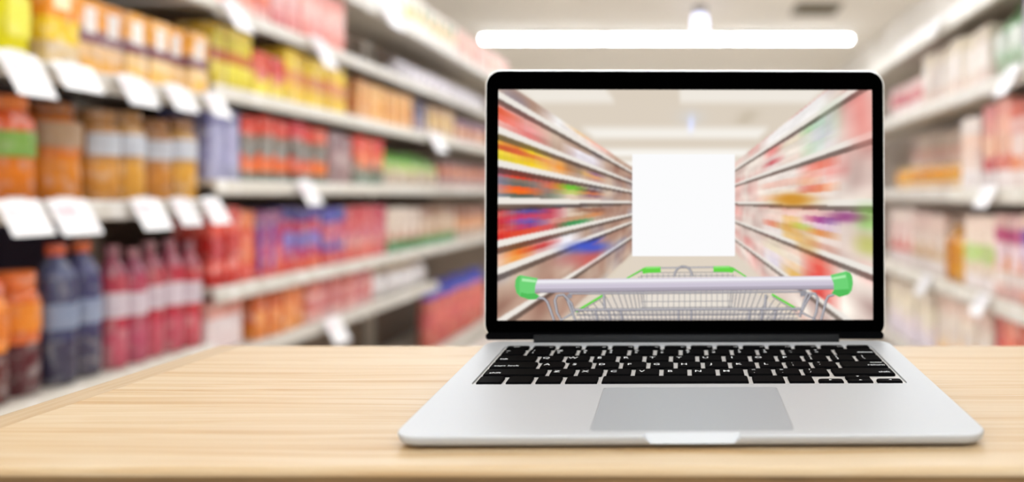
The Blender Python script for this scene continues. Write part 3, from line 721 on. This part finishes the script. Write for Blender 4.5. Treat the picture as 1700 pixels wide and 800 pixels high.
# ------------------------------------------------------------------ picture on the screen (flat, lit)
SX0, SX1, SY0, SY1 = 826, 1450, 149.5, 533
NX, NY = 418, 257
gx = np.linspace(SX0, SX1, NX); gy = np.linspace(SY0, SY1, NY)
PX, PY = np.meshgrid(gx, gy)
SVX, SVY, SK = 1137.0, 338.0, .42
def srgb_arr(c): return np.array(c, float)
rs_ = np.random.RandomState(3)
noise = rs_.rand(64, 64)
def vnoise(a, b):
    ia = np.floor(a).astype(int); ib = np.floor(b).astype(int); fa = a - ia; fb = b - ib
    g = lambda i, j: noise[i % 64, j % 64]
    return (g(ia, ib)*(1-fa)*(1-fb) + g(ia+1, ib)*fa*(1-fb) + g(ia, ib+1)*(1-fa)*fb + g(ia+1, ib+1)*fa*fb)
def cols_of(cols):
    return [c[0] for c in cols] if isinstance(cols[0][0], tuple) else list(cols)
def paint(X, Y):
    dx = X - SVX; dy = SVY - Y
    adx = np.maximum(np.abs(dx), 3.0)
    v = dy / adx
    bg = dx / SK                               # matching distance from the vanishing point on the shelves
    img = np.empty(X.shape + (3,)); img[:] = (218, 206, 190)
    floor_ = (dy < 0); img[floor_] = (214, 198, 178)
    # ceiling lamps
    if True:
        for yc, xa, xb, hh_ in ((158, 868, 1012, 7), (158, 1128, 1360, 7), (222, 975, 1268, 6), (255, 1008, 1242, 5), (273, 1030, 1220, 4), (286, 1050, 1200, 3)):
            k = np.clip(1.5 - np.abs(Y - yc) / hh_, 0, 1) * np.clip((X - xa) / 8 + .5, 0, 1) * np.clip((xb - X) / 8 + .5, 0, 1)
            img += (np.array((255, 254, 250)) - img) * k[..., None]
        k = np.exp(-(((X - 1147) / 6)**2 + ((Y - 206) / 10)**2)); img += (np.array((226, 228, 255)) - img) * np.clip(1.6*k, 0, 1)[..., None]
        k = np.exp(-(((X - 1147) / 22)**2 + ((Y - 196) / 9)**2)); img += (np.array((205, 214, 226)) - img) * (.5*k)[..., None]
        k = np.exp(-(((X - 1240) / 16)**2 + ((Y - 196) / 6)**2)); img += (np.array((178, 164, 140)) - img) * (.8*k)[..., None]
    depth = 400 / adx
    for side, lim, base_ in (('L', .67, -.95), ('R', .80, -1.05)):
        on = ((dx < 0) if side == 'L' else (dx > 0)) & (v < lim) & (v > base_)
        if side == 'L': body = np.array((186, 154, 136.))
        else: body = np.array((226, 208, 198.))
        q1 = vnoise(depth*9 + (0 if side == 'L' else 31), v*9 + 40); q2 = vnoise(depth*16 + 7, v*14 + 11); q3 = vnoise(depth*7 + 17, v*5 + 3)
        c = body + (q1[..., None] - .5) * np.array((70, 100, 95)) + (q2[..., None] - .5) * np.array((70, 75, 70))
        if side == 'L': c += np.clip(q3 - .62, 0, 1)[..., None] * np.array((-260, -60, 160))
        else: c += np.clip(q3 - .55, 0, 1)[..., None] * np.array((20, -260, -240))
        img[on] = c[on]
        tn = vnoise(F/np.maximum(np.abs(bg), 1)*18, v*40)
        lv_all = FAR if side == 'L' else RGT
        for (sd, lv, p0, p1, wid, hv, kind, cols, lab, cap, words, cat) in S:
            if sd != side: continue
            b0, b1 = p0 - VPX, p1 - VPX
            cl = cols_of(cols); nb = len(cl)
            for k, cc in enumerate(cl):
                a0 = lv + hv*k/nb; a1 = lv + hv*(k+1)/nb
                msk = on & (bg >= b0) & (bg <= b1) & (v >= a0) & (v < a1)
                if msk.any():
                    t_ = tn[msk]
                    img[msk] = np.array(cc) * (.85 + .3*t_[:, None])
        for lv in lv_all + ([-.62] if side == 'L' else []):
            r = on & (v > lv - .04) & (v <= lv); img[r] = (236, 230, 222)
            r = on & (v > lv - .075) & (v <= lv - .04); img[r] = img[r]*.35 + np.array((70, 58, 52))*.65
    # extra pieces only this picture shows
    def blot(cx, cy, sx, sy, c, amt=1.0):
        k = np.clip(1.6 * np.exp(-(((X-cx)/sx)**2 + ((Y-cy)/sy)**2)), 0, 1) * amt
        img[:] = img + (np.array(c, float) - img) * k[..., None]
    blot(975, 412, 30, 8, (72, 92, 200)); blot(955, 432, 26, 9, (196, 110, 110), .7)
    blot(1448, 365, 14, 20, (120, 196, 70)); blot(1446, 410, 14, 16, (190, 200, 90)); blot(1405, 362, 26, 8, (150, 70, 130), .9)
    blot(1318, 333, 30, 10, (206, 140, 40), .9); blot(1340, 405, 9, 14, (206, 150, 60), .9)
    blot(1440, 200, 18, 50, (240, 150, 140), .75); blot(1380, 200, 8, 26, (176, 210, 172), .8)
    # floor down the aisle
    k = np.clip((-v - .9) * 8, 0, 1) * (dy < 0); img[:] = img + (np.array((222, 210, 194)) - img) * k[..., None]
    return img
acc = np.zeros(PX.shape + (3,)); tot = 0
for s_ in np.linspace(.93, 1.07, 11):
    acc += paint(SVX + (PX - SVX) * s_, SVY + (PY - SVY) * s_); tot += 1
acc /= tot
for _ in range(2):
    p = np.pad(acc, ((1, 1), (1, 1), (0, 0)), 'edge')
    acc = (p[:-2, 1:-1] + p[2:, 1:-1] + p[1:-1, :-2] + p[1:-1, 2:] + 2*p[1:-1, 1:-1]) / 6
acc = np.clip((acc - 128) * 1.02 + 129, 0, 255) / 255
linc = np.where(acc <= .04045, acc/12.92, ((acc + .055)/1.055)**2.4)
vx = (PX - 1137.5) * K; vz = (566 - PY) * K
verts = np.stack([vx, np.full_like(vx, -.00055), vz], -1).reshape(-1, 3)
ii = np.arange(NX*NY).reshape(NY, NX)
faces = np.stack([ii[1:, :-1], ii[1:, 1:], ii[:-1, 1:], ii[:-1, :-1]], -1).reshape(-1, 4)
me = bpy.data.meshes.new('screen')
me.vertices.add(len(verts)); me.vertices.foreach_set('co', verts.astype(np.float32).ravel())
me.loops.add(faces.size); me.loops.foreach_set('vertex_index', faces.ravel().astype(np.int32))
me.polygons.add(len(faces)); me.polygons.foreach_set('loop_start', np.arange(0, faces.size, 4).astype(np.int32))
me.update(calc_edges=True); me.validate()
at = me.color_attributes.new('col', 'FLOAT_COLOR', 'POINT')
at.data.foreach_set('color', np.concatenate([linc.reshape(-1, 3), np.ones((NX*NY, 1))], 1).astype(np.float32).ravel())
me.materials.append(M['screen'])
scr = tag(link('screen', me, lid), 'lit screen showing a blurred shop aisle')

# trolley in the picture
class Flat:
    def __init__(s): s.m = MB(); s.y = -.00060
    def bump(s): s.y -= .000004
    def poly(s, pts, col):
        s.m.quad([(px(x, y)[0], s.y, px(x, y)[1]) for x, y in pts], col); s.bump()
    def stroke(s, pts, w, col):
        pts = [Vector(p) for p in pts]; lft = []; rgt = []
        for i, p in enumerate(pts):
            d = (pts[min(i+1, len(pts)-1)] - pts[max(i-1, 0)]).normalized(); nrm = Vector((-d.y, d.x)) * w / 2
            lft.append(p + nrm); rgt.append(p - nrm)
        for i in range(len(pts) - 1):
            q = [lft[i], lft[i+1], rgt[i+1], rgt[i]]
            s.m.quad([(px(a.x, min(a.y, 532.8))[0], s.y, px(a.x, min(a.y, 532.8))[1]) for a in q], col)
        s.bump()
    def wire(s, pts, w, col=(142, 140, 148)):
        s.stroke(pts, w, tuple(int(c*.72) for c in col)); s.stroke(pts, w*.72, col); 
        if w > 2.2: s.stroke([(x - w*.12, y - w*.12) for x, y in pts], w*.28, (212, 210, 216))
Z = lambda x, y: (800 + x*.4, 400 + y*.4)
fl = Flat()
G1, G2, G3 = (104, 214, 74), (70, 180, 60), (150, 232, 130)
# basket inside
fl.poly([Z(680, 140), Z(1020, 138), Z(1300, 332), Z(390, 332)], (222, 212, 202))
fl.poly([Z(680, 228), Z(1020, 226), Z(1060, 300), Z(640, 300)], (232, 224, 214))
for i in range(16): fl.wire([Z(684 + i*22.4, 140), Z(682 + i*22.6, 282)], 1.1, (172, 168, 170))
for y in (136, 150, 256, 280): fl.wire([Z(660, y), Z(1042, y-2)], 1.2, (165, 162, 166))
for i in range(13):
    f = i / 12; f = f ** 1.3
    fl.wire([Z(660 - 250*f, 145 + 150*f), Z(676 - 200*f, 285 + 60*f)], 1.4, (150, 148, 154))
    fl.wire([Z(1042 + 250*f, 143 + 150*f), Z(1026 + 200*f, 283 + 60*f)], 1.4, (150, 148, 154))
for y0, y1 in ((300, 322), (312, 332)): fl.wire([Z(640, y0), Z(1060, y0)], 1.3, (170, 166, 168))
fl.wire([Z(605, 157), Z(680, 118)], 2.4, (150, 150, 155)); fl.wire([Z(1095, 152), Z(1030, 114)], 2.4, (150, 150, 155))
fl.stroke([Z(600, 160), Z(672, 118)], 2.6, G1); fl.stroke([Z(1098, 155), Z(1036, 114)], 2.6, G1)
fl.wire([Z(735, 116), Z(965, 113)], 2.6, (170, 168, 172))
fl.poly([Z(662, 122), Z(680, 111), Z(740, 110), Z(742, 135), Z(690, 137), Z(668, 141)], G1); fl.poly([Z(680, 112), Z(738, 111), Z(738, 117), Z(676, 119)], G3)
fl.poly([Z(960, 109), Z(1026, 108), Z(1048, 128), Z(1040, 137), Z(1022, 134), Z(960, 133)], G1); fl.poly([Z(962, 110), Z(1024, 109), Z(1030, 116), Z(962, 117)], G3)
fl.stroke([Z(500, 230), Z(390, 296)], 3.6, G1); fl.stroke([Z(1203, 226), Z(1312, 290)], 3.6, G1)
fl.wire([Z(498, 240), Z(392, 304)], 1.6); fl.wire([Z(1206, 236), Z(1310, 300)], 1.6)
# ring
fl.wire([Z(835 + 37*math.cos(a), 152 - 42*math.sin(a)) for a in [math.radians(180*i/14) for i in range(15)]], 3.8)
# front grille
for x in range(400, 1312, 18): fl.wire([Z(x, 292), Z(x + (855 - x)*.03, 334)], 1.3, (150, 148, 154))
for x in (470, 525, 575, 815, 868, 1112, 1165, 1220): fl.wire([Z(x, 282), Z(x + (855 - x)*.02, 334)], 4.0)
for x in (505, 1178): fl.wire([Z(x, 226), Z(x + (5 if x < 800 else -5), 290)], 4.4)
fl.wire([Z(385, 289), Z(1322, 286)], 4.6); fl.wire([Z(392, 310), Z(1316, 308)], 2.2); fl.wire([Z(396, 328), Z(1312, 326)], 1.4)
# rods to the handle
fl.wire([Z(225, 238), Z(258, 242), Z(272, 256), Z(285, 290), Z(300, 334)], 4.6)
fl.wire([Z(330, 334), Z(312, 300), Z(303, 250), Z(312, 230), Z(340, 226), Z(356, 250), Z(388, 334)], 4.6)
fl.wire([Z(345, 232), Z(372, 262), Z(384, 300)], 4.0); fl.wire([Z(330, 332), Z(372, 306)], 4.0)
fl.wire([Z(1462, 228), Z(1438, 234), Z(1428, 254), Z(1420, 290), Z(1408, 334)], 4.6)
fl.wire([Z(1376, 334), Z(1388, 300), Z(1394, 246), Z(1384, 224), Z(1352, 222), Z(1340, 250), Z(1318, 320)], 4.6)
fl.wire([Z(1366, 226), Z(1345, 262), Z(1326, 300)], 4.0); fl.wire([Z(1322, 300), Z(1385, 334)], 4.0)
fl.wire([Z(362, 222), Z(1340, 215)], 3.2)
fl.poly([Z(352, 225), Z(374, 222), Z(374, 240), Z(358, 242)], (150, 148, 155)); fl.poly([Z(1320, 212), Z(1346, 208), Z(1346, 232), Z(1322, 236)], (150, 148, 155))
# handle
cr = ((0, (196, 190, 202)), (.1, (222, 216, 226)), (.28, (240, 238, 244)), (.42, (216, 210, 222)), (.7, (206, 198, 214)), (.9, (176, 168, 182)), (1.0, (150, 144, 156)))
for (f0, c0), (f1, c1) in zip(cr, cr[1:]):
    lt, lb = (205, 163), (205, 219); rt, rb = (1468, 149), (1468, 206)
    fl.poly([Z(205, lt[1] + (lb[1]-lt[1])*f0), Z(1468, rt[1] + (rb[1]-rt[1])*f0), Z(1468, rt[1] + (rb[1]-rt[1])*f1), Z(205, lt[1] + (lb[1]-lt[1])*f1)], c1)
G4, G5 = (112, 212, 120), (84, 190, 92)
fl.poly([Z(138, 190), Z(140, 165), Z(148, 150), Z(162, 145), Z(186, 150), Z(232, 158), Z(222, 190), Z(220, 218), Z(240, 232), Z(222, 246), Z(196, 246), Z(160, 234), Z(144, 218)], G4)
fl.poly([Z(160, 234), Z(196, 246), Z(222, 246), Z(240, 232), Z(220, 220), Z(190, 222), Z(162, 216)], G5)
fl.poly([Z(138, 190), Z(140, 165), Z(148, 150), Z(162, 145), Z(156, 180), Z(158, 232), Z(144, 218)], (96, 200, 104))
fl.poly([Z(168, 158), Z(226, 166), Z(225, 176), Z(166, 170)], (176, 240, 176))
fl.poly([Z(1447, 146), Z(1490, 136), Z(1512, 130), Z(1530, 137), Z(1538, 152), Z(1541, 180), Z(1536, 210), Z(1520, 228), Z(1484, 238), Z(1452, 222), Z(1462, 206), Z(1460, 180)], G4)
fl.poly([Z(1462, 208), Z(1500, 206), Z(1536, 204), Z(1520, 228), Z(1484, 238), Z(1452, 222)], G5)
fl.poly([Z(1512, 130), Z(1530, 137), Z(1538, 152), Z(1541, 180), Z(1536, 210), Z(1524, 226), Z(1522, 180)], (96, 200, 104))
fl.poly([Z(1455, 156), Z(1510, 146), Z(1512, 156), Z(1457, 166)], (176, 240, 176))
tag(fl.m.obj('screen_trolley', M['screen'], lid), 'shopping trolley with white handle and green caps shown on screen')
fl = Flat(); fl.poly([(1049, 257), (1220, 257), (1220, 427), (1049, 427)], (252, 252, 253))
tag(fl.m.obj('screen_panel', M['screen'], lid), 'plain white square shown at the middle of the screen')
